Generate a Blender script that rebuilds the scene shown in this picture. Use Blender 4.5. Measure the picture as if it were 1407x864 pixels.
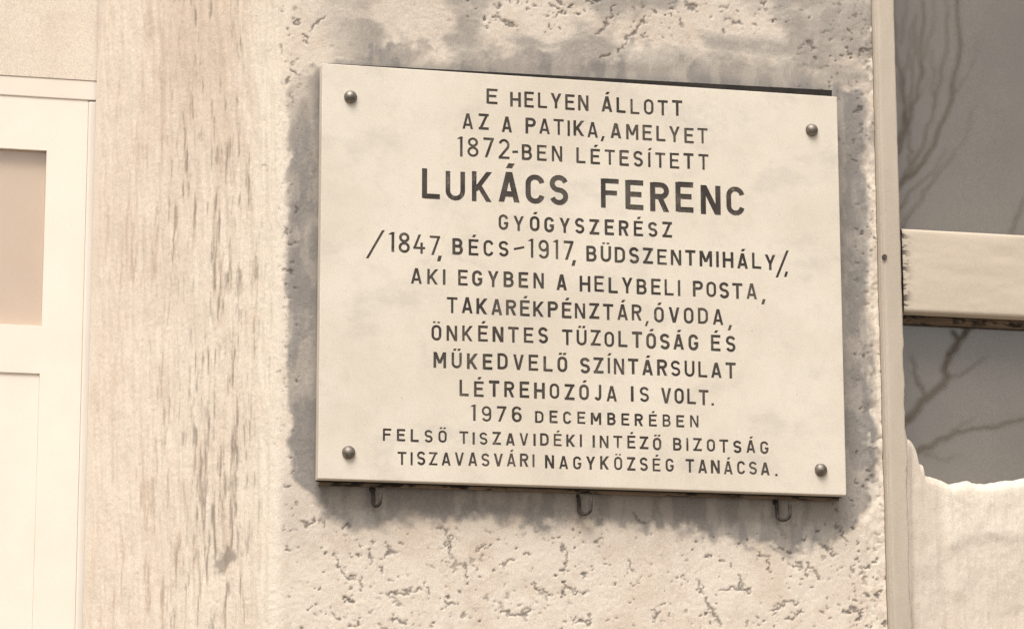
import bpy, bmesh, math, random
import numpy as np
from mathutils import Matrix, Vector
random.seed(7)
for o in list(bpy.data.objects): bpy.data.objects.remove(o)
scene = bpy.context.scene
COL = scene.collection

# ---------------------------------------------------------------- camera
Z0 = 2.30                       # height of the plaque's lower edge above the pavement
F_PX, CX, CY = 4095.8, 703.5, 432.0
R = np.array([[0.9706569351868902, -0.24045975398231187, -0.0020544800580920126],
              [0.044222758381746205, 0.18689763775786722, -0.9813835237259537],
              [0.23636721814732073, 0.9524958686075359, 0.19204728186061443]])
C0 = np.array([-0.74842627, -4.16915639, -0.58918742 + Z0])
cd = bpy.data.cameras.new('camera'); cam = bpy.data.objects.new('camera', cd); COL.objects.link(cam)
cd.sensor_width = 36; cd.lens = F_PX / 1407 * 36; cd.clip_start = 0.05; cd.clip_end = 2000
cd.dof.use_dof = True; cd.dof.focus_distance = 4.35; cd.dof.aperture_fstop = 7.0
Mx = Matrix(((R[0][0], -R[1][0], -R[2][0], C0[0]), (R[0][1], -R[1][1], -R[2][1], C0[1]),
             (R[0][2], -R[1][2], -R[2][2], C0[2]), (0, 0, 0, 1)))
cam.matrix_world = Mx
scene.camera = cam

# ---------------------------------------------------------------- world, sun, exposure
SUN_EL, SUN_AZ = math.radians(58), math.radians(-26)     # azimuth from -y towards +x
world = bpy.data.worlds.new('World'); scene.world = world; world.use_nodes = True
nt = world.node_tree; nt.nodes.clear()
sky = nt.nodes.new('ShaderNodeTexSky'); sky.sky_type = 'NISHITA'; sky.sun_disc = False
sky.sun_elevation = SUN_EL; sky.sun_rotation = math.pi - SUN_AZ; sky.dust_density = 4; sky.air_density = 1
bw = nt.nodes.new('ShaderNodeRGBToBW')                    # grey overcast sky, seen on sepia paper
mul = nt.nodes.new('ShaderNodeMix'); mul.data_type = 'RGBA'; mul.blend_type = 'MULTIPLY'; mul.inputs[0].default_value = 1
mul.inputs[7].default_value = (1.0, 0.975, 0.95, 1)
bg = nt.nodes.new('ShaderNodeBackground'); bg.inputs[1].default_value = 0.12
wo = nt.nodes.new('ShaderNodeOutputWorld')
nt.links.new(sky.outputs[0], bw.inputs[0]); nt.links.new(bw.outputs[0], mul.inputs[6])
nt.links.new(mul.outputs[2], bg.inputs[0]); nt.links.new(bg.outputs[0], wo.inputs[0])
sd = bpy.data.lights.new('sun', 'SUN'); sd.energy = 1.8; sd.angle = math.radians(32); sd.color = (1, .972, .935)
so = bpy.data.objects.new('sun', sd); COL.objects.link(so)
sdir = Vector((math.sin(SUN_AZ) * math.cos(SUN_EL), -math.cos(SUN_AZ) * math.cos(SUN_EL), math.sin(SUN_EL)))
so.rotation_euler = sdir.to_track_quat('Z', 'Y').to_euler(); so.location = (-2, -8, 12)
vs = scene.view_settings; vs.view_transform = 'Standard'; vs.look = 'None'; vs.exposure = 0.70; vs.gamma = 1
scene.cycles.max_bounces = 6; scene.cycles.transparent_max_bounces = 8

# ---------------------------------------------------------------- helpers
def lin(r, g, b):
    f = lambda c: (c / 255 / 12.92) if c / 255 <= .04045 else ((c / 255 + .055) / 1.055) ** 2.4
    return (f(r), f(g), f(b), 1)

def pt(u, v, y=0.0):
    """point of the plane y seen at photograph position u, v"""
    d = R.T @ np.array([(u - CX) / F_PX, (v - CY) / F_PX, 1]); k = (y - C0[1]) / d[1]
    return C0 + k * d

def proj(P):
    q = (P - C0) @ R.T
    return CX + F_PX * q[..., 0] / q[..., 2], CY + F_PX * q[..., 1] / q[..., 2]

def tag(o, label=None, cat=None, group=None, kind=None):
    if label: o['label'] = label
    if cat: o['category'] = cat
    if group: o['group'] = group
    if kind: o['kind'] = kind
    return o

def empty(name, loc):
    o = bpy.data.objects.new(name, None); COL.objects.link(o); o.location = loc; o.empty_display_size = .1
    return o

def link(name, me, mat, parent=None):
    o = bpy.data.objects.new(name, me); COL.objects.link(o)
    if mat and not me.materials: me.materials.append(mat)
    if parent:
        o.parent = parent; bpy.context.view_layer.update()
        o.matrix_parent_inverse = parent.matrix_world.inverted()
    return o

def from_bm(name, bm, mat, parent=None, smooth=False):
    bmesh.ops.recalc_face_normals(bm, faces=bm.faces)
    me = bpy.data.meshes.new(name); bm.to_mesh(me); bm.free()
    if smooth: me.polygons.foreach_set('use_smooth', [True] * len(me.polygons))
    return link(name, me, mat, parent)

def box(bm, x0, x1, y0, y1, z0, z1, bev=0.0, seg=2):
    r = bmesh.ops.create_cube(bm, size=1)
    for v in r['verts']:
        v.co = Vector(((x0 + x1) / 2 + v.co.x * (x1 - x0), (y0 + y1) / 2 + v.co.y * (y1 - y0), (z0 + z1) / 2 + v.co.z * (z1 - z0)))
    if bev:
        es = {e for v in r['verts'] for e in v.link_edges}
        bmesh.ops.bevel(bm, geom=list(es), offset=bev, segments=seg, affect='EDGES', profile=.6)

def tube(bm, pts, rad, n=8):
    """round bar along points; rad a number or one per point"""
    pts = [Vector(p) for p in pts]; m = len(pts)
    rr = rad if hasattr(rad, '__len__') else [rad] * m
    rings = []; prev = None
    for i, p in enumerate(pts):
        t = (pts[min(i + 1, m - 1)] - pts[max(i - 1, 0)]).normalized()
        a = prev if prev else (Vector((0, 0, 1)) if abs(t.z) < .9 else Vector((1, 0, 0)))
        s = (a - t * a.dot(t)).normalized(); prev = s; q = t.cross(s)
        rings.append([bm.verts.new(p + (s * math.cos(2 * math.pi * k / n) + q * math.sin(2 * math.pi * k / n)) * rr[i]) for k in range(n)])
    for a, b in zip(rings, rings[1:]):
        for k in range(n): bm.faces.new((a[k], a[(k + 1) % n], b[(k + 1) % n], b[k]))
    bm.faces.new(rings[0]); bm.faces.new(rings[-1][::-1])

# numpy noise on a periodic lattice
rng = np.random.default_rng(11); TAB = rng.random((256, 256)) * 2 - 1
def vnoise(x, y, s=0):
    x = np.asarray(x) + 37.1 * s; y = np.asarray(y) + 91.7 * s
    xi = np.floor(x).astype(int); yi = np.floor(y).astype(int); fx = x - xi; fy = y - yi
    fx = fx * fx * fx * (fx * (fx * 6 - 15) + 10); fy = fy * fy * fy * (fy * (fy * 6 - 15) + 10)
    g = lambda a, b: TAB[a & 255, b & 255]
    return (g(xi, yi) * (1 - fx) + g(xi + 1, yi) * fx) * (1 - fy) + (g(xi, yi + 1) * (1 - fx) + g(xi + 1, yi + 1) * fx) * fy
def fbm(x, y, o=4, s=0):
    r = 0; a = .55
    for k in range(o):
        r = r + a * vnoise(x * 2 ** k, y * 2 ** k, s + k * 3); a *= .5
    return r
def sst(a, b, x):
    t = np.clip((x - a) / (b - a), 0, 1); return t * t * (3 - 2 * t)

def grid_mesh(name, P, attrs, mat, parent, smooth=True):
    """P: rows x cols x 3"""
    n, m = P.shape[:2]
    me = bpy.data.meshes.new(name)
    idx = np.arange(n * m).reshape(n, m)
    q = np.stack([idx[:-1, :-1], idx[:-1, 1:], idx[1:, 1:], idx[1:, :-1]], -1).reshape(-1, 4)
    me.vertices.add(n * m); me.vertices.foreach_set('co', P.reshape(-1).astype(np.float32))
    me.loops.add(q.size); me.loops.foreach_set('vertex_index', q.reshape(-1).astype(np.int32))
    me.polygons.add(len(q)); me.polygons.foreach_set('loop_start', np.arange(0, q.size, 4, dtype=np.int32))
    me.polygons.foreach_set('use_smooth', np.full(len(q), smooth))
    me.update(calc_edges=True)
    for k, a in attrs.items():
        at = me.attributes.new(k, 'FLOAT', 'POINT'); at.data.foreach_set('value', a.reshape(-1).astype(np.float32))
    return link(name, me, mat, parent)

# ---------------------------------------------------------------- materials
class Nodes:
    def __init__(s, name):
        s.m = bpy.data.materials.new(name); s.m.use_nodes = True; s.t = s.m.node_tree
        s.b = s.t.nodes['Principled BSDF']; s.co = s.new('ShaderNodeTexCoord').outputs['Object']
    def new(s, t): return s.t.nodes.new(t)
    def set(s, sock, v):
        if hasattr(v, 'is_output') or isinstance(v, bpy.types.NodeSocket): s.t.links.new(v, sock)
        else: sock.default_value = v
    def noise(s, scale, detail=4, rough=.55, stretch=None, co=None):
        n = s.new('ShaderNodeTexNoise'); n.inputs['Scale'].default_value = scale
        n.inputs['Detail'].default_value = detail; n.inputs['Roughness'].default_value = rough
        c = co or s.co
        if stretch:
            mp = s.new('ShaderNodeMapping'); s.set(mp.inputs[0], c); mp.inputs['Scale'].default_value = stretch; c = mp.outputs[0]
        s.set(n.inputs['Vector'], c); return n.outputs['Fac']
    def ramp(s, v, a, b, lo=0., hi=1.):
        n = s.new('ShaderNodeMapRange'); n.interpolation_type = 'SMOOTHSTEP'; s.set(n.inputs[0], v)
        for i, q in zip((1, 2, 3, 4), (a, b, lo, hi)): s.set(n.inputs[i], q)
        return n.outputs[0]
    def mix(s, f, a, b, mode='MIX'):
        n = s.new('ShaderNodeMix'); n.data_type = 'RGBA'; n.blend_type = mode
        s.set(n.inputs[0], f); s.set(n.inputs[6], a); s.set(n.inputs[7], b); return n.outputs[2]
    def math(s, op, a, b=0.):
        n = s.new('ShaderNodeMath'); n.operation = op; s.set(n.inputs[0], a); s.set(n.inputs[1], b); return n.outputs[0]
    def attr(s, k):
        n = s.new('ShaderNodeAttribute'); n.attribute_name = k; return n.outputs['Fac']
    def grain(s, col, amt=.08, scale=520):
        """fine speckle, as sand in plaster or pigment in paint"""
        g = s.ramp(s.noise(scale, 2, .7), .3, .7, 1 - amt, 1 + amt)
        c = s.new('ShaderNodeCombineColor'); [s.set(c.inputs[i], g) for i in range(3)]
        return s.mix(1., col, c.outputs[0], 'MULTIPLY')
    def bump(s, h, dist=.001, strength=.5):
        n = s.new('ShaderNodeBump'); n.inputs['Strength'].default_value = strength; n.inputs['Distance'].default_value = dist
        s.set(n.inputs['Height'], h); s.set(s.b.inputs['Normal'], n.outputs[0])
    def done(s, col, rough=.9, metal=0., spec=.3):
        s.set(s.b.inputs['Base Color'], col); s.set(s.b.inputs['Roughness'], rough)
        s.b.inputs['Metallic'].default_value = metal; s.b.inputs['Specular IOR Level'].default_value = spec
        return s.m

CREAM = (.69, .60, .50, 1); TANC = (.57, .455, .36, 1); CEM = (.25, .226, .204, 1); DIRT = (.13, .113, .098, 1)
def m_plaster(name='plaster', attrs=True):
    n = Nodes(name)
    c = n.mix(n.ramp(n.noise(9, 5), .35, .7), CREAM, (.65, .555, .455, 1))
    c = n.mix(n.ramp(n.noise(45, 5, .6), .52, .75, 0, .3), c, (.54, .455, .37, 1))
    if attrs:
        c = n.mix(n.attr('tan'), c, TANC)
        cem = n.mix(n.ramp(n.noise(26, 5, .65, (1, 1, .45)), .45, .78), CEM, (.36, .32, .28, 1))
        cem = n.mix(n.ramp(n.noise(130, 3, .6), .62, .8, 0, .35), cem, (.50, .42, .33, 1))
        c = n.mix(n.attr('cement'), c, cem)
        c = n.mix(n.attr('dirt'), c, DIRT)
        c = n.mix(n.attr('pale'), c, (.72, .64, .53, 1))
    c = n.mix(n.ramp(n.noise(210, 3, .7), .64, .74, 0, .35), c, (.36, .30, .245, 1))
    c = n.grain(c, .13)
    n.bump(n.math('ADD', n.noise(160, 4, .7), n.noise(520, 2, .6)), .0008, .4)
    return n.done(c, .95, spec=.15)
M_PL = m_plaster(); M_PLC = m_plaster('plain_plaster', False)

def m_paint(name, col, dark=None, scale=14, grain=.06, rough=.7, amt=.35, stretch=None, extra=None, bumpd=.0005):
    n = Nodes(name); d = dark or tuple(q * .86 for q in col[:3]) + (1,)
    c = n.mix(n.ramp(n.noise(scale, 5, .6, stretch), .35, .7, 0, 1), col, d)
    if extra: c = extra(n, c)
    c = n.grain(c, grain); n.bump(n.noise(90, 4, .6), bumpd, .4)
    return n.done(c, rough, spec=.3)
M_CASE = m_paint('casing_paint', (.50, .425, .34, 1), (.455, .385, .305, 1), 12, .08, .85, stretch=(1, 1, .3), bumpd=.001)
def flake(n, c):
    f = n.math('MULTIPLY', n.attr('flake'), n.ramp(n.noise(70, 4, .7, (.5, 1, 1.6)), .5, .56))
    c = n.mix(f, c, (.11, .09, .075, 1))
    return n.mix(n.ramp(n.noise(60, 5, .7, (.25, 1, 1)), .6, .75, 0, .3), c, (.40, .33, .26, 1))
M_RAIL = m_paint('rail_paint', (.565, .475, .372, 1), (.52, .435, .34, 1), 10, .06, .7, stretch=(.3, 1, 1), extra=flake)
M_DOOR = m_paint('door_paint', (.80, .72, .62, 1), (.76, .675, .57, 1), 6, .03, .6)
M_DOORF = m_paint('door_frame_paint', (.78, .69, .59, 1), (.74, .65, .55, 1), 8, .03, .7)
M_PANEL = m_paint('parapet_paint', (.50, .42, .335, 1), (.45, .375, .295, 1), 14, .06, .85)
M_CURT = m_paint('curtain_cloth', (.88, .71, .58, 1), (.85, .68, .55, 1), 8, .03, .95)
M_BLIND = m_paint('blind_cloth', (.25, .224, .20, 1), (.21, .187, .166, 1), 5, .16, .95)
M_ROOM = m_paint('room_plaster', (.3, .26, .21, 1))

def m_marble():
    n = Nodes('pale_marble')
    w = n.noise(7, 6, .65)
    c = n.mix(n.ramp(n.noise(5, 5, .6), .35, .68), (.71, .632, .525, 1), (.635, .555, .448, 1))
    c = n.mix(n.ramp(n.math('ABSOLUTE', n.math('SUBTRACT', n.noise(11, 6, .68), .5)), .0, .05, .10, 0), c, (.48, .42, .35, 1))
    c = n.mix(n.ramp(n.noise(24, 5, .7), .58, .75, 0, .35), c, (.60, .49, .375, 1))
    c = n.mix(n.ramp(n.noise(38, 5, .7), .6, .76, 0, .3), c, (.50, .45, .40, 1))
    c = n.mix(n.ramp(n.noise(13, 6, .7, (.6, 1, 1)),   .50, .68, 0, .5), c, (.50, .45, .385, 1))
    c = n.mix(n.ramp(n.noise(62, 4, .75), .60, .68, 0, .28), c, (.55, .42, .29, 1))
    c = n.mix(n.ramp(n.noise(170, 2, .5), .70, .76, 0, .5), c, (.3, .25, .2, 1))
    c = n.grain(c, .08); n.bump(n.noise(220, 3, .6), .0003, .3)
    return n.done(c, .55, spec=.35)
M_MARB = m_marble()
def m_letter():
    n = Nodes('letter_paint')
    c = n.mix(n.ramp(n.noise(16, 4, .6), .35, .7), (.042, .034, .029, 1), (.10, .083, .068, 1))
    c = n.mix(n.ramp(n.noise(60, 4, .7), .55, .72, 0, .7), c, (.22, .18, .145, 1))
    return n.done(n.grain(c, .12, 500), .75, spec=.25)
M_LET = m_letter()
def m_metal(name, a, b, rough, metal=1.):
    n = Nodes(name); c = n.mix(n.ramp(n.noise(90, 4, .65), .4, .65), a, b)
    n.bump(n.noise(260, 3, .6), .0004, .4)
    return n.done(c, n.ramp(n.noise(70, 3), .35, .7, rough, rough + .2), metal, .5)
M_BOLT = m_metal('dull_steel', (.27, .235, .20, 1), (.15, .13, .11, 1), .48, .85)
M_RUST = m_metal('weathered_iron', (.075, .062, .05, 1), (.03, .025, .02, 1), .8, .0)
M_GAP = m_paint('gap_black', (.016, .014, .012, 1), (.028, .023, .019, 1), 60, .1, .9)  # near-black colour in place of the shade inside gaps and joints
def woodx(n, c):
    return n.mix(n.ramp(n.noise(22, 4, .7, (1.0, 1, 3)), .5, .6), c, (.03, .025, .02, 1))
M_WOOD = m_paint('backing_wood', (.24, .175, .12, 1), (.15, .11, .075, 1), 60, .1, .9, stretch=(.2, 1, 1), extra=woodx)
M_BARK = m_paint('bark', (.06, .05, .04, 1), (.04, .033, .028, 1), 30)
M_PAVE = m_paint('concrete_pavement', (.25, .22, .19, 1), (.20, .178, .15, 1), 3)
M_GRND = m_paint('street_dirt', (.12, .105, .09, 1), (.09, .08, .068, 1), 2)
def m_glass():
    m = bpy.data.materials.new('window_glass'); m.use_nodes = True; t = m.node_tree; t.nodes.clear()
    o = t.nodes.new('ShaderNodeOutputMaterial'); mx = t.nodes.new('ShaderNodeMixShader')
    tr = t.nodes.new('ShaderNodeBsdfTransparent'); gl = t.nodes.new('ShaderNodeBsdfGlossy'); lw = t.nodes.new('ShaderNodeLayerWeight'); pw = t.nodes.new('ShaderNodeMath'); fr = t.nodes.new('ShaderNodeMapRange')
    tr.inputs[0].default_value = (.93, .92, .9, 1); gl.inputs['Roughness'].default_value = .015; pw.operation = 'POWER'; pw.inputs[1].default_value = 5; t.links.new(lw.outputs['Facing'], pw.inputs[0]); t.links.new(pw.outputs[0], fr.inputs[0]); fr.inputs[3].default_value = .085; fr.inputs[4].default_value = 1
    co = t.nodes.new('ShaderNodeTexCoord'); nz = t.nodes.new('ShaderNodeTexNoise'); nz.inputs['Scale'].default_value = 5; nz.inputs['Detail'].default_value = 1
    bp = t.nodes.new('ShaderNodeBump'); bp.inputs['Distance'].default_value = .002; bp.inputs['Strength'].default_value = .12
    t.links.new(co.outputs['Object'], nz.inputs['Vector']); t.links.new(nz.outputs['Fac'], bp.inputs['Height'])
    t.links.new(bp.outputs[0], gl.inputs['Normal'])
    t.links.new(fr.outputs[0], mx.inputs[0]); t.links.new(tr.outputs[0], mx.inputs[1]); t.links.new(gl.outputs[0], mx.inputs[2])
    t.links.new(mx.outputs[0], o.inputs[0]); return m
M_GLASS = m_glass()

# ================================================================ THE SETTING
def sheet(name, s, z, mat, y1):
    bm = bmesh.new(); vs_ = [bm.verts.new(p) for p in ((-s, -s, z), (s, -s, z), (s, y1, z), (-s, y1, z))]; bm.faces.new(vs_)
    return tag(from_bm(name, bm, mat), kind='structure')
sheet('ground', 400, -.16, M_GRND, 400)
bm = bmesh.new(); box(bm, -14, 14, -3.2, .34, -.2, 0.0, .01); tag(from_bm('pavement', bm, M_PAVE), kind='structure')

# ================================================================ BUILDING WALL
WY = .035                                            # wall face
XC, XR = -.055, .872                                 # pier corner and its meeting with the window casing
DY = .40                                             # plane of the door
XD = pt(128, 300, DY)[0]
wall = empty('plastered_wall', (0.4, .3, 0))
tag(wall, 'rough pitted cream plaster wall pier carrying the plaque, with splayed streaked return on its left', 'wall')
ZB, ZT = Z0 - .36, Z0 + .98
H = .0017
L1 = math.hypot(XC - XD, DY - WY)
# profile: splayed return, rounded arris, face
tdir = np.array([XC - XD, WY - DY]) / L1
rc = .028; ang = math.atan2(-tdir[1], tdir[0]); tl = rc * math.tan(ang / 2)
s_arc = rc * ang; sA = L1 - tl; sB = sA + s_arc; S = sB + (XR - XC - tl)
ns = int(S / H); nz = int((ZT - ZB) / H)
s = np.linspace(0, S, ns); zz = np.linspace(ZB, ZT, nz)
px_ = np.zeros(ns); py_ = np.zeros(ns); nx_ = np.zeros(ns); ny_ = np.zeros(ns)
nA = np.array([tdir[1], -tdir[0]])                   # outward normal of the return
cA = np.array([XD, DY]) + tdir * sA - nA * rc
for i, q in enumerate(s):
    if q < sA: p = np.array([XD, DY]) + tdir * q; n_ = nA
    elif q < sB:
        a = math.atan2(nA[1], nA[0]) + (q - sA) / rc; n_ = np.array([math.cos(a), math.sin(a)]); p = cA + n_ * rc
    else: n_ = np.array([0, -1.]); p = np.array([XC + tl + (q - sB), WY])
    px_[i], py_[i] = p; nx_[i], ny_[i] = n_
SG, ZG = np.meshgrid(s, zz)
X = np.broadcast_to(px_, SG.shape); Y = np.broadcast_to(py_, SG.shape)
P0 = np.stack([X, Y, ZG], -1)
U, V = proj(P0)
face = sst(sA - .01, sB + .01, SG)                   # 0 on the return, 1 on the face
# --- fresh cement patch round the plaque, traced as an outline on the wall
def interp(pts, t): a = np.array(pts, float); return np.interp(t, a[:, 0], a[:, 1])
w1 = fbm(SG * 16, ZG * 16, 5, 1) * 26 + fbm(SG * 85, ZG * 85, 4, 5) * 13
left = interp([(0, 400), (90, 405), (130, 392), (330, 388), (500, 388), (600, 396), (660, 405), (700, 440)], V) - U
right = U - interp([(0, 1185), (140, 1186), (400, 1192), (600, 1202), (700, 1200), (760, 1120)], V)
topd = interp([(380, 118), (450, 92), (520, 62), (700, 72), (800, 62), (1000, 58), (1100, 82), (1190, 108)], U) - V
botd = V - interp([(400, 655), (440, 698), (500, 706), (620, 690), (760, 706), (900, 702), (1000, 715), (1060, 742), (1130, 735), (1205, 660)], U)
d = np.maximum(np.maximum(left + w1 * .45, right + w1 * .3 - 4), np.maximum(topd + w1 * 1.1, botd - 20 + w1 * .85))
soft = np.where(topd > np.maximum(left, right), 20., np.where(botd > left, 11., 6.))
cem = 1 - sst(-soft, soft * .6, d)
cem = cem * face
# the band above the plaque is thin and blotchy
tb = sst(130, 60, V) * sst(400, 470, U)
cem = cem * (.80 + .20 * sst(-.25, .2, fbm(SG * 60, ZG * 24, 4, 19)))
cem = cem * (1 - .55 * sst(250, 120, V) * sst(440, 420, U) * sst(-.4, .2, fbm(SG * 25, ZG * 12, 4, 25)))
cem = cem * (1 - tb * .5 * sst(-.1, .25, fbm(SG * 9, ZG * 17, 4, 9)))
cem = np.maximum(cem, (.16 + .62 * sst(-.12, .38, fbm(SG * 11, ZG * 19, 5, 21))) * sst(140, 100, V) * sst(400, 520, U) * face)
cem = np.maximum(cem, .75 * np.exp(-((V - interp([(600, 62), (900, 50), (1190, 78)], U)) / 16) ** 2) * sst(640, 720, U) * face * sst(-.4, .2, fbm(SG * 14, ZG * 30, 4, 23)))
greyTR = sst(1060, 1110, U) * sst(260, 180, V) * face * sst(-.2, .2, fbm(SG * 30, ZG * 30, 4, 31))
cem = np.maximum(cem, greyTR * .6)
cem = np.maximum(cem, .3 * sst(480, 380, U) * sst(600, 690, V) * sst(780, 720, V) * face)
# --- pits and crumbs
dens = np.maximum.reduce([sst(75, 15, V) * sst(560, 640, U) * .8,
                          sst(1075, 1110, U) * sst(270, 190, V) * sst(20, 60, V) * 1.2,
                          sst(700, 770, V) * (.5 + .35 * sst(480, 900, U)), sst(1100, 1160, U) * sst(640, 720, V) * 1.0,
                          sst(1160, 1195, U) * .75, sst(425, 385, U) * .65,
                          .12 + 0 * U])
dens = dens * face
wx = fbm(SG * 40, ZG * 40, 2, 43) * .8; nA_ = fbm(SG * 120 + wx, ZG * 150 - wx, 4, 41); nB_ = fbm(SG * 190, ZG * 220, 2, 47); nR = fbm(SG * 14, ZG * 14, 3, 53)
worm = 1 - sst(0, .07, np.abs(fbm(SG * 60 + nA_ * .4, ZG * 70, 3, 61)))
pit = sst(.62 - .22 * dens - .30 * nR, .80 - .22 * dens - .30 * nR, nA_ + .50 * nB_)
pit = pit * sst(.05, .3, dens)
pit = np.maximum(pit, worm * sst(.0, .3, nR) * sst(.12, .35, nB_ + .25 * nA_) * dens * .28)
# --- hand-placed cracks and gouges
cracks = [((426, 40), (436, 34), (446, 24), 3), ((404, 33), (410, 32), 3), ((418, 51), (424, 54), (426, 60), 3), ((1113, 58), (1118, 66), 5),
    ((686, 24), (696, 32), (706, 36), 3), ((845, 6), (840, 20), (832, 33), (822, 48), 2.5), ((887, 22), (880, 38), (868, 44), (862, 58), (852, 74), 3),
    ((826, 77), (836, 76), 4), ((1008, 33), (1018, 33), 4), ((944, 8), (956, 10), 4), ((1045, 4), (1052, 3), 3), ((760, 25), (772, 14), 2),
    ((462, 765), (465, 780), (472, 791), (490, 795), 2.2), ((468, 730), (480, 724), 3), ((505, 755), (512, 775), 2), ((533, 752), (541, 758), 5),
    ((604, 727), (614, 727), 4.5), ((534, 814), (556, 814), (575, 811), 3), ((618, 745), (620, 760), 2.4), ((639, 772), (642, 790), 2.2),
    ((658, 756), (675, 747), 2), ((690, 776), (700, 768), (709, 768), 2.4), ((756, 741), (770, 739), 2.6), ((772, 745), (779, 765), (777, 790), 2), ((775, 808), (800, 815), (806, 812), 2.6),
    ((815, 745), (826, 740), 3.4), ((733, 803), (745, 812), (760, 818), 2), ((1147, 718), (1154, 727), (1165, 746), 2.6), ((870, 705), (876, 716), (887, 720), 2.6),
    ((994, 811), (1008, 808), (1020, 812), (1031, 811), 3), ((1016, 792), (1019, 808), 2.2), ((961, 798), (963, 816), 3), ((967, 820), (976, 834), (989, 856), 4),
    ((1043, 759), (1052, 765), 3), ((1082, 773), (1092, 777), (1100, 781), 2.6), ((1108, 776), (1116, 780), 3), ((1056, 768), (1058, 785), 3),
    ((1130, 748), (1146, 762), 3), ((540, 848), (558, 858), 4), ((1160, 840), (1180, 838), 4), ((900, 852), (902, 838), 3),
    ((432, 712), (424, 720), (417, 719), 3), ((441, 715), (446, 722), 3), ((396, 114), (399, 112), 4.5), ((365, 231), (362, 228), 3),
    ((620, 738), (612, 752), 2), ((690, 840), (712, 846), (730, 840), 2.4), ((790, 850), (812, 856), 3), ((862, 768), (868, 782), 2.4),
    ((1060, 838), (1080, 828), (1094, 826), 3.2), ((1084, 850), (1100, 842), 3), ((455, 842), (464, 850), 2.2), ((585, 800), (588, 818), 2)]
crk = np.zeros_like(U)
wu = U + fbm(SG * 150, ZG * 150, 3, 71) * 7; wv = V + fbm(SG * 150, ZG * 150, 3, 77) * 7
for c_ in cracks:
    wd = c_[-1]; ps = c_[:-1]
    for (a, b), (e, f_) in zip(ps, ps[1:]):
        sel = (wu > min(a, e) - 9) & (wu < max(a, e) + 9) & (wv > min(b, f_) - 9) & (wv < max(b, f_) + 9)
        if not sel.any(): continue
        uu, vv = wu[sel], wv[sel]; ll = (e - a) ** 2 + (f_ - b) ** 2
        t = np.clip(((uu - a) * (e - a) + (vv - b) * (f_ - b)) / ll, 0, 1)
        dd = np.hypot(uu - a - t * (e - a), vv - b - t * (f_ - b))
        crk[sel] = np.maximum(crk[sel], 1 - sst(wd * .2, wd * .95, dd))
pit = np.maximum(pit * (.55 + .45 * sst(-.2, .4, fbm(SG * 30, ZG * 30, 2, 57))), crk * .9)
# --- combed streaks of the return
ra = 1 - face
st = fbm(SG * 175, ZG * 26, 4, 83); st2 = fbm(SG * 55, ZG * 8, 4, 89); blo = fbm(SG * 10, ZG * 6, 3, 97)
zone = sst(160, 255, U + (V - 432) * .03) * sst(372, 330, U); zone = np.maximum(zone, .30 * sst(135, 170, U))
zone = zone * (0.5 + .5 * sst(60, 250, V))
streak = sst(.24 - .24 * zone - .14 * blo, .84 - .24 * zone - .14 * blo, st * .8 + .30 * st2 + .25 * fbm(SG * 330, ZG * 60, 2, 86)) * ra * sst(.05, .6, zone + blo * .5)
wst = sst(1, 0, np.clip((U - 200) / 70, 0, 1)); stw = streak * wst
stan = sst(.05, .5, st2 + .5 * st) * ra * (.40 + .2 * sst(170, 230, U))
tan = np.clip(stan + stw * .9 + ra * (.7 * sst(170, 250, U) * sst(360, 300, U) * sst(330, 60, V) + .05 * sst(-.2, .4, blo)), 0, .85)
tan = np.maximum(tan, face * .35 * sst(.05, .45, fbm(SG * 16, ZG * 12, 4, 101)) * sst(200, 90, V))
tan = np.maximum(tan, face * .45 * sst(.0, .5, fbm(SG * 20, ZG * 20, 5, 104)))
blob = sst(22, 8, np.hypot((U - 309) * 1.0, V - 767) + fbm(SG * 60, ZG * 60, 3, 110) * 14) * .6
streak = np.maximum(streak * .60 * (1 - .75 * wst), blob)
dirt = np.clip(np.maximum(pit * .82, streak * ra), 0, 1)
pale = np.clip(sst(345, 365, U) * sst(392, 374, U) * .6 + sst(1188, 1196, U) * sst(0.0, .25, fbm(SG * 90, ZG * 60, 3, 120)) * .75, 0, .9) * (1 - pit)
# --- relief
lump = fbm(SG * 7, ZG * 7, 3, 131) * .002 + fbm(SG * 45, ZG * 45, 4, 133) * .0004 * (1 - .55 * cem)
lump = lump + fbm(SG * 200, ZG * 200, 2, 135) * .0004
disp = lump - pit * .0017 * face + cem * .0012 + ra * (fbm(SG * 90, ZG * 14, 3, 139) * .0022 - streak * .0015)
disp = disp + sst(1172, 1190, U) * (fbm(SG * 60, ZG * 40, 3, 141) * .003 + .001)
disp = disp * (1 - .8 * sst(425, 440, U) * sst(1165, 1150, U) * sst(85, 100, V) * sst(665, 650, V))
disp = disp * sst(0, .02, SG)
N = np.stack([np.broadcast_to(nx_, SG.shape), np.broadcast_to(ny_, SG.shape), np.zeros_like(SG)], -1)
grid_mesh('pier', P0 + N * disp[..., None], dict(cement=cem, dirt=dirt, tan=tan, pale=pale), M_PL, wall)

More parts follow.
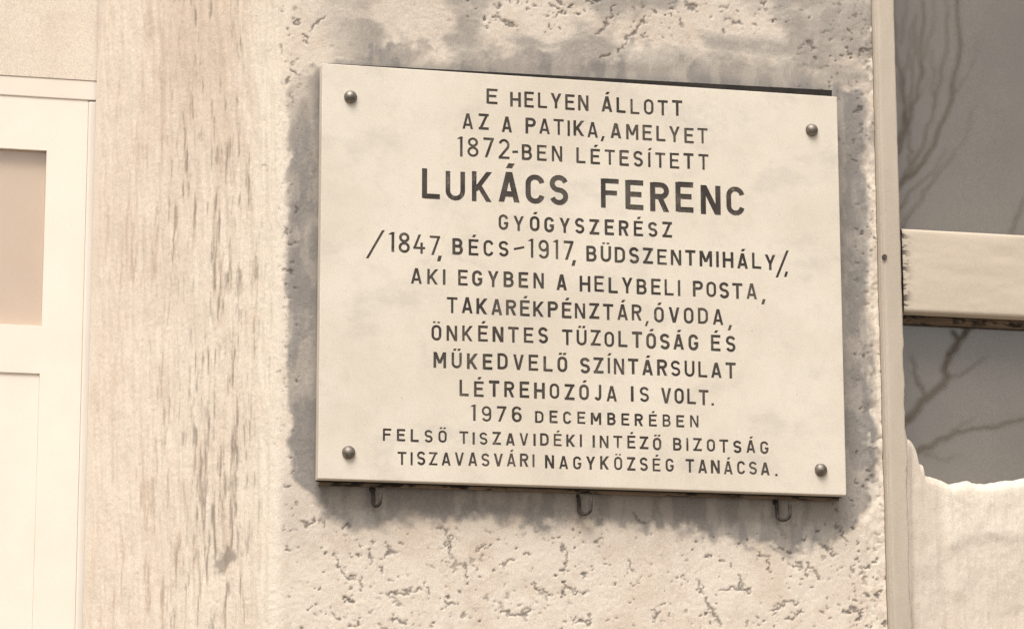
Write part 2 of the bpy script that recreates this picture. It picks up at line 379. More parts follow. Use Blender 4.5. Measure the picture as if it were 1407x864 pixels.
# plain wall round the modelled stretch
def prism(name, outline, z0, z1, mat, parent):
    bm = bmesh.new(); a = [bm.verts.new((x, y, z0)) for x, y in outline]; b = [bm.verts.new((x, y, z1)) for x, y in outline]
    k = len(a); bm.faces.new(a[::-1]); bm.faces.new(b)
    for i in range(k): bm.faces.new((a[i], a[(i + 1) % k], b[(i + 1) % k], b[i]))
    return from_bm(name, bm, mat, parent)
prof = [(XD, DY), (XC - .012, WY + .018), (XC + .015, WY), (XR, WY), (XR, .6), (XD, .6)]
prism('pier_base', prof, 0, ZB, M_PLC, wall); prism('pier_top', prof, ZT, 4.6, M_PLC, wall)
core = [(XD + .02, DY + .04), (XC + .02, WY + .05), (XR, WY + .05), (XR, .6), (XD + .02, .6)]
prism('pier_core', core, ZB, ZT, M_PLC, wall)
WIN_R = 2.35; DOOR_L = XD - .98
prism('outer_wall', [(WIN_R, WY), (6, WY), (6, .6), (WIN_R, .6)], 0, 4.6, M_PLC, wall)
prism('outer_wall', [(-6, WY), (DOOR_L - .24, WY), (DOOR_L, DY), (DOOR_L, .6), (-6, .6)], 0, 4.6, M_PLC, wall)
WIN_TOP = Z0 + 1.15
prism('lintel', [(XR, WY), (WIN_R, WY), (WIN_R, .6), (XR, .6)], WIN_TOP, 4.6, M_PLC, wall)
ZH = pt(60, 106, DY)[2]                               # top of the door frame
prism('lintel', [(DOOR_L, DY + .003), (XD + .012, DY + .003), (XD + .012, .6), (DOOR_L, .6)], ZH, 4.6, M_PLC, wall)

# ================================================================ WINDOW
GY = .072
win = empty('window', (1.6, GY, Z0 - .3))
tag(win, 'window with dark reflecting panes and a broad pale rail, right of the plaque', 'window')
# left casing strip, modelled with its uneven plaster-like paint
CR = .907
xs = np.linspace(XR + .0015, CR, 22); zs = np.linspace(ZB, WIN_TOP, 640)
XG, ZG2 = np.meshgrid(xs, zs)
tt = (XG - XR) / (CR - XR)
rag = np.clip(fbm(ZG2 * 45, ZG2 * 0 + .5, 4, 7), -1, 1)
XW = XG + tt * (.0006 * rag + np.where(ZG2 < Z0 + .27, .0032 * np.maximum(rag + .1, -.2), 0))
yy = .021 + .004 * (1 - sst(0, .12, tt)) + .010 * sst(.93, 1.0, tt) ** 2 - .0008 * fbm(XG * 30, ZG2 * 12, 4, 8)
yy = yy + .0022 * np.exp(-((tt - .16) / .05) ** 2)
Pc = np.stack([XW, yy, ZG2], -1)
Pb = Pc[:, -1:].copy(); Pb[..., 1] = .10
Pa = Pc[:, :1].copy(); Pa[..., 1] = .06
grid_mesh('casing', np.concatenate([Pa, Pc, Pb], 1), {}, M_CASE, win)
nl = pt(1215, 353, .021); bm = bmesh.new()
tube(bm, [(nl[0], .024, nl[2]), (nl[0], .0185, nl[2])], .0038, 12); from_bm('nail_head', bm, M_RUST, win)
bm = bmesh.new(); box(bm, WIN_R - .05, WIN_R - .001, .02, .10, Z0 - .3, WIN_TOP - .001, .003); from_bm('casing', bm, M_CASE, win)
bm = bmesh.new(); box(bm, CR + .002, WIN_R - .051, .03, .10, WIN_TOP - .05, WIN_TOP - .001, .003); from_bm('head_casing', bm, M_CASE, win)
# horizontal rail
zr1 = pt(1300, 317, .03)[2]; zr0 = pt(1300, 431, .03)[2]
xs = np.linspace(CR + .0048, 2.298, 560)
prof_r = [(.07, zr1 - .002)] + [(.0405, zr1 - .001), (.038, zr1), (.034, zr1 + .0), (.031, zr1 - .001), (.030, zr1 - .004)] + [(.030, z) for z in np.linspace(zr1 - .008, zr0 + .006, 40)] + [(.0305, zr0 + .002), (.033, zr0), (.069, zr0 + .001), (.07, zr0 + .001)]
pr = np.array(prof_r); XG, _ = np.meshgrid(xs, pr[:, 0]); YG = np.repeat(pr[:, :1], len(xs), 1); ZG3 = np.repeat(pr[:, 1:], len(xs), 1)
YG = YG + .0006 * fbm(XG * 20, ZG3 * 60, 4, 4); fl = np.exp(-(XG - CR) / .012)
YG = YG + .0015 * fl * fbm(XG * 120, ZG3 * 120, 3, 6)
grid_mesh('rail', np.stack([XG, YG, ZG3], -1), dict(flake=sst(.08, .6, fl)), M_RAIL, win)
bm = bmesh.new(); box(bm, CR - .0005, CR + .0052, .0345, .07, zr0 - .002, zr1 - .004); from_bm('joint_shadow_gap_filler', bm, M_GAP, win).name = 'joint_shadow_strip'  # black strip painted as the shade in the open joint beside the rail
# slim dark glazing strips
bm = bmesh.new(); box(bm, CR, WIN_R - .052, .058, .074, zr1 - .001, zr1 + .006, .001); from_bm('glazing_bead', bm, M_CASE, win)
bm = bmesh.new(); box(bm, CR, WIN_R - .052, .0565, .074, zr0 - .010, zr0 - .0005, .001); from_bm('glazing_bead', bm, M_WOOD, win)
SILL = Z0 + .0
for z0_, z1_ in ((zr1 - .02, WIN_TOP - .03), (SILL - .03, zr0 + .02)):
    bm = bmesh.new(); box(bm, CR - .01, WIN_R - .04, GY, GY + .003, z0_, z1_); from_bm('pane', bm, M_GLASS, win)
# grey blind hanging close behind the glass
blind = bmesh.new(); xs = np.linspace(CR - .03, WIN_R - .02, 90)
PB = np.stack([np.broadcast_to(xs, (2, 90)), GY + .012 + .004 * np.broadcast_to(fbm(xs * 4, xs * 0, 3, 3), (2, 90)), np.array([[SILL - .1] * 90, [WIN_TOP - .04] * 90])], -1)
blind.free(); bl = grid_mesh('blind', PB, {}, M_BLIND)if False else grid_mesh('blind', PB, {}, M_BLIND, win)
prism('room_back_wall', [(XR - .1, .59), (WIN_R + .1, .59), (WIN_R + .1, .62), (XR - .1, .62)], 0, 4.6, M_ROOM, wall)

# lumpy plaster parapet under the lower pane
edge = [(1236, 560), (1243, 600), (1252, 604), (1257, 612), (1262, 634), (1268, 634), (1266, 648), (1276, 652), (1292, 656), (1303, 663), (1330, 660), (1350, 664), (1375, 661), (1407, 657), (1440, 660)]
ep = np.array([pt(u, v, .045)[[0, 2]] for u, v in edge]); ep[:, 0] = np.maximum.accumulate(ep[:, 0] + np.arange(len(ep)) * 1e-5)
xs = np.concatenate([np.linspace(CR - .002, 1.16, 190), np.linspace(1.165, 2.3, 60)])
top = np.interp(xs, ep[:, 0], ep[:, 1]) + .0035 * fbm(xs * 80, xs * 0 + 3.3, 4, 2)
rows = [(.08, -.002), (.072, 0), (.060, -.0005), (.050, -.001), (.042, -.003), (.036, -.007), (.033, -.013)]
nb = 230; zr = np.linspace(.016, 1, nb)
Yr = []; Zr = []
for y_, dz in rows: Yr.append(np.full(len(xs), y_)); Zr.append(top + dz)
for q in zr:
    Z_ = (top - .016) * (1 - q) + (ZB) * q if q > .016 else top - .016; Yr.append(np.full(len(xs), .032)); Zr.append(Z_)
YG = np.array(Yr); ZG4 = np.array(Zr); XG = np.broadcast_to(xs, YG.shape)
Ug, Vg = proj(np.stack([XG, YG, ZG4], -1))
lmp = fbm(XG * 26, ZG4 * 26, 4, 15) * .0015 + fbm(XG * 90, ZG4 * 60, 3, 17) * .0005 + fbm(XG * 130, ZG4 * 12, 3, 18) * .0008
lean = interp([(600, 0), (864, 14)], Vg)
groove = sst(1246, 1256, Ug - lean * .2) * sst(1300, 1286, Ug - lean)
roundd = np.hypot(np.maximum(1345 - Ug, 0) * .9, np.maximum(780 - Vg, 0))
panel = 1 - sst(30, 52, roundd + fbm(XG * 40, ZG4 * 40, 3, 23) * 4)
YG = YG - lmp + groove * .005 + panel * .002
grid_mesh('parapet', np.stack([XG, YG, ZG4], -1), dict(cement=groove * 0.16 + panel * .10, dirt=0 * XG, tan=np.clip(groove * .3 + panel * .3 + .2 * sst(0, .4, fbm(XG * 30, ZG4 * 10, 4, 27)), 0, 1), pale=.25 + .4 * sst(-.2, .3, fbm(XG * 35, ZG4 * 20, 4, 29)) * (1 - panel) * (1 - groove)), M_PL, wall)
prism('parapet_base', [(XR, WY + .01), (WIN_R, WY + .01), (WIN_R, .6), (XR, .6)], 0, ZB, M_PLC, wall)

# ================================================================ DOOR
door = empty('painted_door', (XD - .5, DY + .03, 0))
tag(door, 'pale cream panelled door with a tan glazed upper light, set back at the left edge', 'door')
zh = pt(60, 133, DY)[2]
bm = bmesh.new(); box(bm, DOOR_L + .001, XD + .012, DY + .0042, DY + .07, zh, ZH - .0002, .0015); from_bm('head_frame', bm, M_DOORF, door)
xj = pt(118, 300, DY)[0]
bm = bmesh.new(); box(bm, xj, XD + .012, DY + .0055, DY + .07, .0, zh - .001, .003); from_bm('jamb', bm, M_DOORF, door)
bm = bmesh.new(); box(bm, DOOR_L + .001, DOOR_L + .012, DY + .004, DY + .07, .0, zh - .001, .003); from_bm('jamb', bm, M_DOORF, door)
LY = DY + .0062
xl = DOOR_L + .014; xr = xj - .0002
xp = pt(61, 320, LY)[0]; zp1 = pt(30, 205, LY)[2]; zp0 = pt(30, 446, LY)[2]; zq = pt(30, 512, LY)[2]; xq = pt(52, 600, LY)[0]
xpl = xl + (xr - xp); xql = xl + (xr - xq)
def dpart(name, x0, x1, z0, z1, y0=LY, y1=LY + .045, mat=M_DOOR, b=.0012):
    bm = bmesh.new(); box(bm, x0, x1, y0, y1, z0, z1, b); return from_bm(name, bm, mat, door)
def stile(xi, xm, xo):
    bm = bmesh.new(); o_ = [(xi, zh - .0003), (xo, zh - .0003), (xo, .01), (xm, .01), (xm, zq), (xi, zq)]
    f = [bm.verts.new((x, LY, z)) for x, z in o_]; b = [bm.verts.new((x, LY + .045, z)) for x, z in o_]; bm.faces.new(f); bm.faces.new(b[::-1])
    for k in range(6): bm.faces.new((f[k], f[(k + 1) % 6], b[(k + 1) % 6], b[k]))
    from_bm('stile', bm, M_DOOR, door)
stile(xp, xq, xr); stile(xpl, xql, xl)
dpart('top_rail', xpl, xp, zp1, zh - .0003, b=0); dpart('lock_rail', xpl, xp, zq, zp0, b=0); dpart('bottom_rail', xql, xq, .01, .35, b=0)
dpart('panel', xql, xq, .345, zq + .0012, LY + .003, LY + .03, b=.001)
dpart('pane', xpl, xp, zp0, zp1, LY + .008, LY + .011, M_GLASS, 0)
dpart('curtain', xpl - .005, xp + .005, zp0 - .005, zp1 + .005, LY + .016, LY + .02, M_CURT, 0)

# ================================================================ PLAQUE
PW, PH = .80, .61439; TH = .022
plq = empty('memorial_plaque', (PW / 2, .02, Z0))
tag(plq, 'pale marble memorial plaque with engraved dark lettering, bolted to the plaster wall', 'plaque')
GLY = {}
def arc(cx, cy, rx, ry, a0, a1, n=9):
    return [(cx + rx * math.cos(math.radians(a0 + (a1 - a0) * i / (n - 1))), cy + ry * math.sin(math.radians(a0 + (a1 - a0) * i / (n - 1)))) for i in range(n)]
def glyph(ch, t):
    """strokes of a capital in a box of height 1: (kind, points); returns width, strokes"""
    h = t / 2; w = .60; S_ = []
    line = lambda *p: S_.append(('r', list(p), False))
    bar = lambda x0, y0, x1, y1: S_.append(('s', [(x0, y0), (x1, y1)], False))      # slanted stroke with level ends
    loop = lambda p: S_.append(('r', p, True))
    hw = h * 1.12
    if ch in 'EF':
        w = .54; line((h, 0), (h, 1)); line((h, 1 - h), (w, 1 - h)); line((h, .52), (w * .9, .52))
        if ch == 'E': line((h, h), (w, h))
    elif ch == 'L': w = .52; line((h, 0), (h, 1)); line((h, h), (w, h))
    elif ch == 'H': line((h, 0), (h, 1)); line((w - h, 0), (w - h, 1)); line((h, .5), (w - h, .5))
    elif ch == 'I': w = t; line((h, 0), (h, 1))
    elif ch == 'T': w = .58; line((0, 1 - h), (w, 1 - h)); line((w / 2, 0), (w / 2, 1 - h))
    elif ch == 'N': line((h, 0), (h, 1)); line((w - h, 0), (w - h, 1)); bar(h * 1.1, 1, w - h * 1.1, 0)
    elif ch == 'M': w = .70; line((h, 0), (h, 1)); line((w - h, 0), (w - h, 1)); bar(h * 1.2, 1, w / 2, .28); bar(w - h * 1.2, 1, w / 2, .28)
    elif ch == 'A': w = .62; bar(hw, 0, w / 2 - .01, 1); bar(w - hw, 0, w / 2 + .01, 1); line((w * .24, .27), (w * .76, .27))
    elif ch == 'V': w = .62; bar(hw, 1, w / 2 - .01, 0); bar(w - hw, 1, w / 2 + .01, 0)
    elif ch == 'Y': w = .62; bar(hw, 1, w / 2, .40); bar(w - hw, 1, w / 2, .40); line((w / 2, 0), (w / 2, .46))
    elif ch == 'K': w = .60; line((h, 0), (h, 1)); bar(h * 1.2, .34, w - hw, 1); bar(.22, .52, w - hw * 1.1, 0)
    elif ch == 'Z': w = .56; line((0, 1 - h), (w, 1 - h)); line((0, h), (w, h)); bar(hw * 1.3, h, w - hw * 1.3, 1 - h)
    elif ch == 'O':
        w = .56; r = w / 2 - h; ry = .24
        loop(arc(w / 2, 1 - h - ry, r, ry, 0, 180) + arc(w / 2, h + ry, r, ry, 180, 360))
    elif ch == 'U': w = .58; r = w / 2 - h; line(*([(h, 1)] + arc(w / 2, h + .24, r, .24, 180, 360) + [(w - h, 1)]))
    elif ch == 'J': w = .42; r = w / 2 - h; line(*(arc(w / 2, h + .2, r, .2, 200, 360) + [(w - h, 1)]))
    elif ch in 'CG':
        w = .56; r = w / 2 - h; ry = .24
        p = arc(w / 2, 1 - h - ry, r, ry, 8, 180) + arc(w / 2, h + ry, r, ry, 180, 352)
        line(*p)
        if ch == 'G': line((w - h, h + ry * .7), (w - h, .48)); line((w * .55, .44), (w, .44))
    elif ch == 'S':
        w = .55; r = w / 2 - h; ry = (1 - t) / 4
        line(*(arc(w / 2, 1 - h - ry, r, ry, 15, 270, 12) + arc(w / 2, h + ry, r, ry, 90, -165, 12)[1:]))
    elif ch in 'BPR':
        w = .57; line((h, 0), (h, 1)); ry = (1 - .52 - h) / 2; m = .52
        line(*([(h, 1 - h)] + arc(w - h - .17, m + ry, .17, ry, 90, -90) + [(h, m)]))
        if ch == 'B': ry2 = (m - h) / 2; S_[-1] = ('r', [(h, 1 - h)] + arc(w - h - .2, m + ry, .17, ry, 90, -90) + [(h, m)], False); line(*([(h, m)] + arc(w - h - .18, h + ry2, .18, ry2, 90, -90) + [(h, h)]))
        if ch == 'R': bar(w * .5, m, w - hw, 0)
    elif ch == 'D':
        w = .58; line((h, 0), (h, 1)); line(*([(h, 1 - h)] + arc(w - h - .24, 1 - h - .27, .24, .27, 90, 0) + arc(w - h - .24, h + .27, .24, .27, 0, -90) + [(h, h)]))
    elif ch == '1': w = .24; line((w - h, 0), (w - h, 1)); bar(.05, .86, w - h, .97)
    elif ch == '2':
        w = .55; r = w / 2 - h; line(*(arc(w / 2, 1 - h - .24, r, .24, 165, -35, 11) + [(h * 1.3, h * 1.6)])); line((0, h), (w, h))
    elif ch == '4': w = .60; bar(h, .28, w * .55, 1); line((0, .30), (w, .30)); line((w * .70, 0), (w * .70, .58))
    elif ch == '7': w = .53; line((0, 1 - h), (w, 1 - h)); bar(w * .26, 0, w - hw, 1 - h)
    elif ch == '8':
        w = .56; loop(arc(w / 2, .755, w / 2 - h - .025, .245 - h, 0, 337, 14)); loop(arc(w / 2, .27, w / 2 - h, .27 - h, 0, 337, 14))
    elif ch in '69':
        w = .55; r = w / 2 - h; q = [(a, b) for a, b in arc(w / 2, h + .25, r, .25, 0, 337, 14)]
        tail = arc(w / 2, h + .25, r, .25, 180, 180, 2)[:1] + [(h, .62)] + arc(w / 2, 1 - h - .22, r, .22, 180, 20, 8)
        if ch == '9': q = [(w - a, 1 - b) for a, b in q]; tail = [(w - a, 1 - b) for a, b in tail]
        loop(q); line(*tail)
    elif ch == '-': w = .30; line((0, .47), (w, .50))
    elif ch == '~': w = .38; line((0, .40), (w, .56))
    elif ch == '/': w = .55; bar(.03, -.2, w - .03, 1.15)
    elif ch == ',': w = .17; bar(.02, -.22, .12, .12)
    elif ch == '.': w = .15; line((.0, .07), (.15, .07))
    return w, S_
ACC = {'Á': ('A', 1), 'É': ('E', 1), 'Í': ('I', 1), 'Ó': ('O', 1), 'Ú': ('U', 1), 'Ö': ('O', 2), 'Ü': ('U', 2), 'Ő': ('O', 3), 'Ű': ('U', 3)}
def glyph_acc(ch, t):
    base, a = ACC.get(ch, (ch, 0)); w, S_ = glyph(base, t); c = w / 2
    if a == 1: S_.append(('s', [(c - .005, 1.12), (c + .08, 1.29)], False))
    if a == 2: [S_.append(('r', [(c + q, 1.11), (c + q, 1.22)], False)) for q in (-.12, .12)]
    if a == 3: [S_.append(('s', [(c + q - .02, 1.11), (c + q + .035, 1.26)], False)) for q in (-.11, .12)]
    return w, S_
def ribbon(kind, pts, closed, h):
    P_ = [np.array(p, float) for p in pts]; n = len(P_)
    if kind == 's':
        d_ = P_[1] - P_[0]; L_ = np.hypot(*d_); hx = h * L_ / max(abs(d_[1]), .35 * L_); o_ = np.array([hx, 0])
        return [P_[0] - o_, P_[1] - o_], [P_[0] + o_, P_[1] + o_]
    A_, B_ = [], []
    for i in range(n):
        a = P_[i - 1] if (i or closed) else None; b = P_[(i + 1) % n] if (i < n - 1 or closed) else None
        d1 = (P_[i] - a) if a is not None else (b - P_[i]); d2 = (b - P_[i]) if b is not None else d1
        d1 = d1 / (np.hypot(*d1) + 1e-9); d2 = d2 / (np.hypot(*d2) + 1e-9); tn = d1 + d2; tn = tn / (np.hypot(*tn) + 1e-9)
        nn = np.array([-tn[1], tn[0]]); k = 1 / max(.6, abs(nn @ np.array([-d1[1], d1[0]])))
        A_.append(P_[i] + nn * h * k); B_.append(P_[i] - nn * h * k)
    return A_, B_
SXV = [1.]
def stroke_solids(bm, gl, mp, h, y0, y1, dy=0.):
    for j, (kind, pts, closed) in enumerate(gl):
        q = []
        for p in pts:
            if not q or math.hypot(p[0] - q[-1][0], p[1] - q[-1][1]) > 1e-4: q.append(p)
        A_, B_ = ribbon(kind, [(p[0] * SXV[0], p[1]) for p in q], closed, h); n = len(A_); ya = y0 + dy * j
        f = [[bm.verts.new((*[mp(p)[0]], ya, mp(p)[1])) for p in L_] for L_ in (A_, B_)]
        b = [[bm.verts.new((*[mp(p)[0]], y1, mp(p)[1])) for p in L_] for L_ in (A_, B_)]
        rg = range(n if closed else n - 1)
        for i in rg:
            k = (i + 1) % n
            bm.faces.new((f[0][i], f[0][k], f[1][k], f[1][i])); bm.faces.new((b[0][k], b[0][i], b[1][i], b[1][k]))
            bm.faces.new((f[0][k], f[0][i], b[0][i], b[0][k])); bm.faces.new((f[1][i], f[1][k], b[1][k], b[1][i]))
        if not closed:
            bm.faces.new((f[0][0], f[1][0], b[1][0], b[0][0])); bm.faces.new((f[1][-1], f[0][-1], b[0][-1], b[1][-1]))
# words: text, start u, base v, end u, base v, cap height px, stroke factor
WORDS = [('E', 668.3, 142.8, 684, 143.6, 21, .15), ('HELYEN', 700.9, 146.3, 809.1, 152.4, 21, .15), ('ÁLLOTT', 826.2, 154, 937.7, 160.4, 21, .15),
 ('AZ', 634.7, 177.7, 671.4, 179.2, 21.3, .15), ('A', 689.2, 181.3, 703.5, 182, 21.3, .15), ('PATIKA,', 722.3, 183.3, 830.8, 189.8, 21.3, .15), ('AMELYET', 839.2, 190.4, 972.9, 198, 21, .15),
 ('1872', 628.8, 215.2, 700.1, 218.6, 27.5, .12), ('-', 704, 219, 712, 219.4, 21.3, .15), ('BEN', 716.7, 219.2, 773.2, 222.8, 21.3, .15), ('LÉTESÍTETT', 792, 224, 973.9, 234.5, 21, .15),
 ('LUKÁCS', 579.2, 273.2, 781.6, 281.8, 40.6, .155), ('FERENC', 825.7, 286.5, 1024.3, 296.1, 39.8, .155),
 ('GYÓGYSZERÉSZ', 684.9, 315.8, 923.7, 327.1, 21, .165),
 ('/', 502.7, 349.5, 527.7, 350.6, 30, .10), ('1847', 535.3, 346.7, 604.6, 350.4, 27.3, .12), (',', 602, 353.6, 605.6, 353.8, 24, .16), ('BÉCS', 621.9, 350, 698.9, 353.4, 22, .16), ('~', 706, 351.5, 720.5, 352.3, 22, .14), ('1917', 726.9, 354.4, 788, 357.2, 26, .125), (',', 786.7, 360.2, 790.5, 360.4, 24, .16), ('BÜDSZENTMIHÁLY', 805.3, 358.5, 1066.4, 371.2, 21.7, .155), ('/', 1065.9, 376.3, 1083.4, 377, 28.5, .10), (',', 1078.6, 375.6, 1082.6, 375.9, 22, .16),
 ('AKI', 564.6, 390, 612.3, 391.5, 21.8, .15), ('EGYBEN', 628.8, 392, 747.3, 396.9, 21.6, .16), ('A', 764.6, 398.3, 779.1, 399, 21.6, .16), ('HELYBELI', 796.4, 400.2, 935.2, 406.6, 21.6, .155), ('POSTA', 952.3, 407.4, 1040.4, 411.7, 21.6, .155), (',', 1047.5, 413.0, 1051.4, 413.2, 22, .16),
 ('TAKARÉKPÉNZTÁR', 614.3, 429.8, 881.7, 441.2, 21.6, .155), (',', 886.8, 443.4, 891, 443.6, 22, .14), ('ÓVODA', 899, 442.3, 994.5, 446.8, 21.6, .155), (',', 1001.5, 448.6, 1006, 448.8, 22, .16),
 ('ÖNKÉNTES', 592.6, 467.2, 753.1, 471.5, 21.8, .16), ('TŰZOLTÓSÁG', 772, 473.6, 959.4, 481.2, 21.6, .16), ('ÉS', 976.5, 482, 1011.1, 483.3, 21.6, .16),
 ('MŰKEDVELŐ', 595.7, 504.8, 779.9, 510.6, 21.6, .16), ('SZÍNTÁRSULAT', 797.1, 511.9, 1011.1, 520, 21.6, .155),
 ('LÉTREHOZÓJA', 631.4, 543.7, 848.6, 551.4, 21.6, .16), ('IS', 867.2, 551.9, 891.9, 552.7, 21, .16), ('VOLT.', 908.4, 553.9, 981, 556.4, 21.4, .155),
 ('1976', 647.4, 577.9, 717.5, 579.6, 21.8, .14), ('DECEMBERÉBEN', 735, 580.4, 960.2, 587.5, 16.6, .165),
 ('FELSŐ', 525.7, 605.4, 614.3, 608.4, 17, .165), ('TISZAVIDÉKI', 630.9, 609.7, 799.7, 613.5, 17.2, .16), ('INTÉZŐ', 814.2, 614.3, 909.2, 618.1, 17.2, .165), ('BIZOTSÁG', 924.5, 618.6, 1056.2, 623.2, 17.4, .165),
 ('TISZAVASVÁRI', 546.5, 638.5, 734.5, 641.5, 18.2, .15), ('NAGYKÖZSÉG', 749, 643, 925.8, 647.4, 18.2, .155), ('TANÁCSA', 942.1, 648.7, 1058.2, 653, 18.2, .155), ('.', 1065.2, 653.6, 1068.6, 653.8, 18.2, .17)]
cut = bmesh.new(); letters = []
jr = random.Random(3)
for text, u0, v0, u1, v1, cap, t in WORDS:
    a = pt(u0, v0)[[0, 2]]; b = pt(u1, v1)[[0, 2]]; Hh = pt((u0 + u1) / 2, (v0 + v1) / 2 - cap)[2] - pt((u0 + u1) / 2, (v0 + v1) / 2)[2]
    G = [glyph_acc(c, t) for c in text]; tw = sum(g[0] for g in G); L_ = b[0] - a[0]; gaps = len(G) - 1
    if gaps:
        sx = 1.0 if text[0] in '19' else 1.17; gap = (L_ / Hh - tw * sx) / gaps; mg = .13 if text[0] in '19' else .19
        if gap < mg: sx = (L_ / Hh - mg * gaps) / tw; gap = mg
        if gap > .36: sx = min(1.3, (L_ / Hh - .36 * gaps) / tw); gap = (L_ / Hh - tw * sx) / gaps
    else: sx = L_ / Hh / tw; gap = 0
    x = 0.; SXV[0] = sx
    for c, (w, gl) in zip(text, G):
        jx, jz, js = jr.uniform(-.02, .02), jr.uniform(-.028, .028), jr.uniform(.97, 1.03)
        x0 = a[0] + x * Hh; zb = a[1] + (b[1] - a[1]) * (x * Hh / L_)
        mp = lambda p, x0=x0, zb=zb: (x0 + (p[0] + jx) * Hh, zb + (p[1] * js + jz) * Hh)
        hh = t / 2 * 1.13 * jr.uniform(.9, 1.1)
        stroke_solids(cut, gl, mp, hh, -.002, .0018)
        lb = bmesh.new(); stroke_solids(lb, gl, mp, hh * .985, .0007, .0017, .00004); letters.append(lb)
        x += w * sx + gap
bmesh.ops.recalc_face_normals(cut, faces=cut.faces)
cme = bpy.data.meshes.new('cut'); cut.to_mesh(cme); cut.free(); cob = bpy.data.objects.new('cut', cme); COL.objects.link(cob)
bm = bmesh.new(); box(bm, 0, PW, 0, TH, Z0, Z0 + PH, .0012, 2)
slab = from_bm('slab', bm, M_MARB, plq)
bo = slab.modifiers.new('b', 'BOOLEAN'); bo.operation = 'DIFFERENCE'; bo.object = cob; bo.solver = 'EXACT'; bo.use_self = True
bpy.context.view_layer.update()
me = bpy.data.meshes.new_from_object(slab.evaluated_get(bpy.context.evaluated_depsgraph_get()))
slab.modifiers.clear(); slab.data = me; bpy.data.objects.remove(cob)
print('slab faces', len(me.polygons))
for lb in letters: from_bm('letter', lb, M_LET, plq)
# black strip standing in for the shaded gap along the top, wooden backing below
bm = bmesh.new()
zt = Z0 + PH
v_ = [(0.012, zt + .007), (PW + .001, zt + .0165), (PW - .001, zt - .01), (.012, zt - .01)]
f = [bm.verts.new((x, .0235, z)) for x, z in v_]; b = [bm.verts.new((x, .052, z)) for x, z in v_]
bm.faces.new(f[::-1]); bm.faces.new(b)
for i in range(4): bm.faces.new((f[i], f[(i + 1) % 4], b[(i + 1) % 4], b[i]))
from_bm('gap_shade_strip', bm, M_GAP, plq)
bm = bmesh.new(); box(bm, .006, PW - .003, .0225, .045, Z0 - .0055, Z0 + PH - .012, .001); from_bm('backing_board', bm, M_WOOD, plq)
bm = bmesh.new(); box(bm, .001, PW - .0005, .0195, .0222, Z0 - .0015, Z0 + .01); from_bm('mortar_bed', bm, M_GAP, plq)
# dome bolts
for (u, v) in ((482, 133), (1116, 178.5), (1128.5, 645), (479.5, 621)):
    c_ = pt(u, v, -.003); bm = bmesh.new()
    bmesh.ops.create_uvsphere(bm, u_segments=24, v_segments=14, radius=.0098)
    for w_ in bm.verts:
        w_.co = Vector((c_[0] + w_.co.x, -.0002 + w_.co.y * .95 if w_.co.y < 0 else .004, c_[2] + w_.co.z))
    from_bm('dome_bolt', bm, M_BOLT, plq, True)

# ================================================================ HOOKS under the plaque
HL = ('short iron hook under the left end of the plaque', 'curled iron hook under the middle of the plaque', 'curled iron hook under the right end of the plaque')
for i, ((u, v), yaw) in enumerate((((519, 672), 12), ((805, 676), 26), ((1078, 684), 26))):
    p = pt(u, v, .012); r_ = .0085; k = math.tan(math.radians(yaw))
    hk = empty('wall_hook', (p[0], .04, p[2] - .004)); tag(hk, HL[i], 'hook', 'iron hooks under the plaque')
    hw_ = (.0035, .0065, .0068)[i]; dz_ = (-.004, -.007, -.007)[i]
    path = [(p[0] - hw_, .055, Z0 - .009), (p[0] - hw_, .034, Z0 - .009), (p[0] - hw_, .028, Z0 - .013), (p[0] - hw_, .026, Z0 - .022 + dz_)]
    for a in np.linspace(0, math.pi, 9):
        cxx = p[0] - hw_ * math.cos(a)
        path.append((cxx * (1 if i else 1), .018 + .008 * math.cos(a), Z0 - .024 + dz_ - .0065 * math.sin(a)))
    path += [(p[0] + hw_ + .0005, .010, Z0 - .018), (p[0] + hw_ + .001, .0105, Z0 - .009 if i else Z0 - .016)]
    rad = [.0029] * (len(path) - 1) + [.002]
    bm = bmesh.new(); tube(bm, path, rad, 10); from_bm('bar', bm, M_RUST, hk, True)
    bm = bmesh.new(); tube(bm, [(p[0] - hw_, .0365, Z0 - .009), (p[0] - hw_, .0335, Z0 - .009)], .005, 14); from_bm('collar', bm, M_RUST, hk, True)

# ================================================================ BARE TREE across the pavement, mirrored in the panes
def refl(u, v, yt):
    """the point at depth yt that the pane shows at u, v"""
    g = pt(u, v, GY); d = g - C0; d[1] = -d[1]; k = (yt - g[1]) / d[1]; return g + d * k
tree = empty('bare_tree', (1.7, -4.9, -.16))
tag(tree, 'leafless shrubby tree standing across the pavement, mirrored as dark twigs in the window', 'tree')
def stem(pts, yt, r0, r1, name='branch'):
    q = [refl(u, v, yt + .12 * math.sin(i * 1.3)) for i, (u, v) in enumerate(pts)]
    out = []
    for i in range(len(q) - 1):                                   # crooked growth between the forks
        for k in range(5):
            t = k / 5; w_ = q[i] * (1 - t) + q[i + 1] * t
            out.append(w_ + np.array([jr.uniform(-1, 1), jr.uniform(-1, 1), jr.uniform(-1, 1)]) * .009 * (k > 0))
    out.append(q[-1]); n = len(out)
    bm = bmesh.new(); r0, r1 = r0 * .75, r1 * .75; tube(bm, out, [r0 + (r1 - r0) * i / (n - 1) for i in range(n)], 7)
    from_bm(name, bm, M_BARK, tree, True); return out[0]
T = -4.5
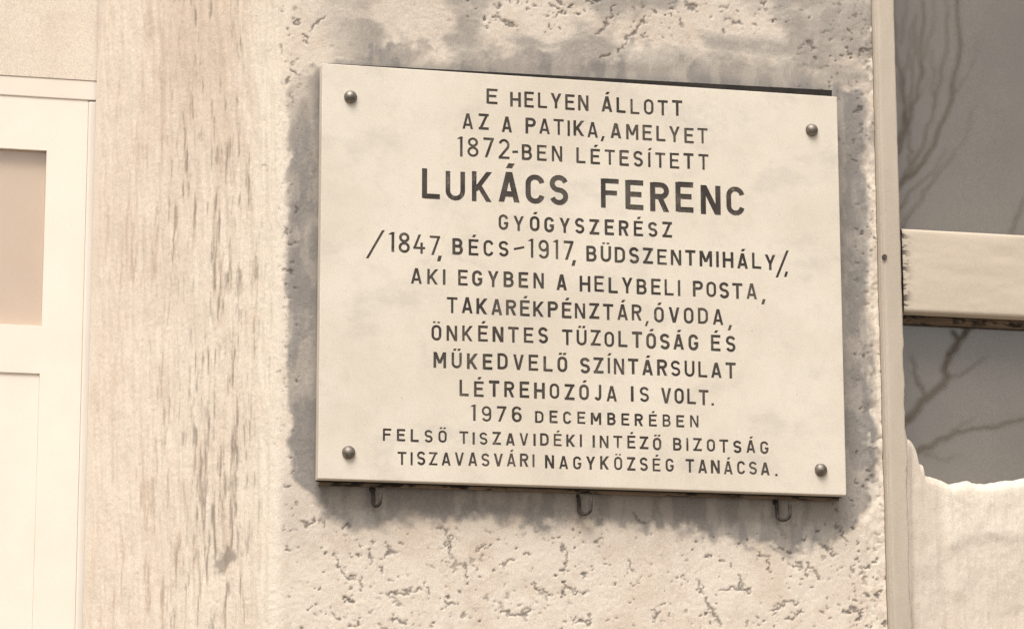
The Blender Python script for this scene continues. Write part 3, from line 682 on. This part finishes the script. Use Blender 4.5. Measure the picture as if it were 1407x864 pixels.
starts = [
 stem([(1160, 330), (1232, 262), (1258, 240), (1285, 200), (1305, 150), (1314, 80), (1317, -20)], T, .014, .009),
 stem([(1150, 300), (1235, 208), (1250, 165), (1262, 110), (1267, 40), (1266, -30)], T, .011, .006),
 stem([(1232, 262), (1268, 205), (1283, 160), (1284, 95), (1278, 65)], T - .1, .008, .004),
 stem([(1150, 260), (1234, 190), (1246, 150), (1253, 100), (1258, 20)], T - .2, .010, .005),
 stem([(1285, 150), (1296, 80), (1302, 20), (1303, -20)], T, .007, .004),
 stem([(1240, 175), (1238, 120), (1228, 60), (1226, -20)], T, .008, .004),
 stem([(1235, 120), (1248, 80), (1252, 30)], T, .006, .003),
 stem([(1252, 240), (1250, 190), (1240, 150), (1231, 105)], T - .1, .007, .003),
 stem([(1180, 640), (1246, 578), (1275, 545), (1300, 520), (1306, 490), (1316, 468), (1330, 452), (1350, 430)], T, .020, .012),
 stem([(1273, 545), (1262, 520), (1254, 490)], T, .009, .004),
 stem([(1316, 468), (1306, 455)], T, .010, .006),
 stem([(1190, 660), (1262, 622), (1295, 605), (1325, 596), (1370, 585), (1415, 568), (1500, 540)], T, .013, .008),
 stem([(1300, 603), (1322, 585), (1342, 572)], T, .007, .003),
 stem([(1385, 330), (1395, 300), (1410, 270), (1430, 200)], T, .009, .004)]
for pts, a, b in (([(1240, 330), (1262, 285), (1290, 240), (1322, 200), (1340, 150)], .007, .003), ([(1262, 110), (1272, 70), (1282, 30), (1290, -20)], .006, .003),
                  ([(1235, 208), (1243, 170), (1256, 135), (1275, 105)], .006, .003), ([(1236, 60), (1243, 20), (1250, -20)], .005, .003),
                  ([(1305, 150), (1318, 118), (1336, 80), (1345, 40)], .005, .002), ([(1237, 300), (1252, 262), (1282, 240), (1300, 205)], .007, .003),
                  ([(1262, 622), (1290, 632), (1325, 628)], .006, .003), ([(1300, 520), (1322, 512), (1352, 490)], .006, .003)):
    stem(pts, T - .15, a, b)
bm = bmesh.new(); base = np.array([1.55, -4.75, -.16])
for s0 in (starts[0], starts[1], starts[3], starts[8], starts[11]):
    e = np.array(s0); m = (base + e) / 2 + np.array([-.08, .05, -.1])
    tube(bm, [base, base * .7 + m * .3 + np.array([0, 0, .05]), m, e], [.06, .045, .03, .018], 9)
from_bm('trunk', bm, M_BARK, tree, True)
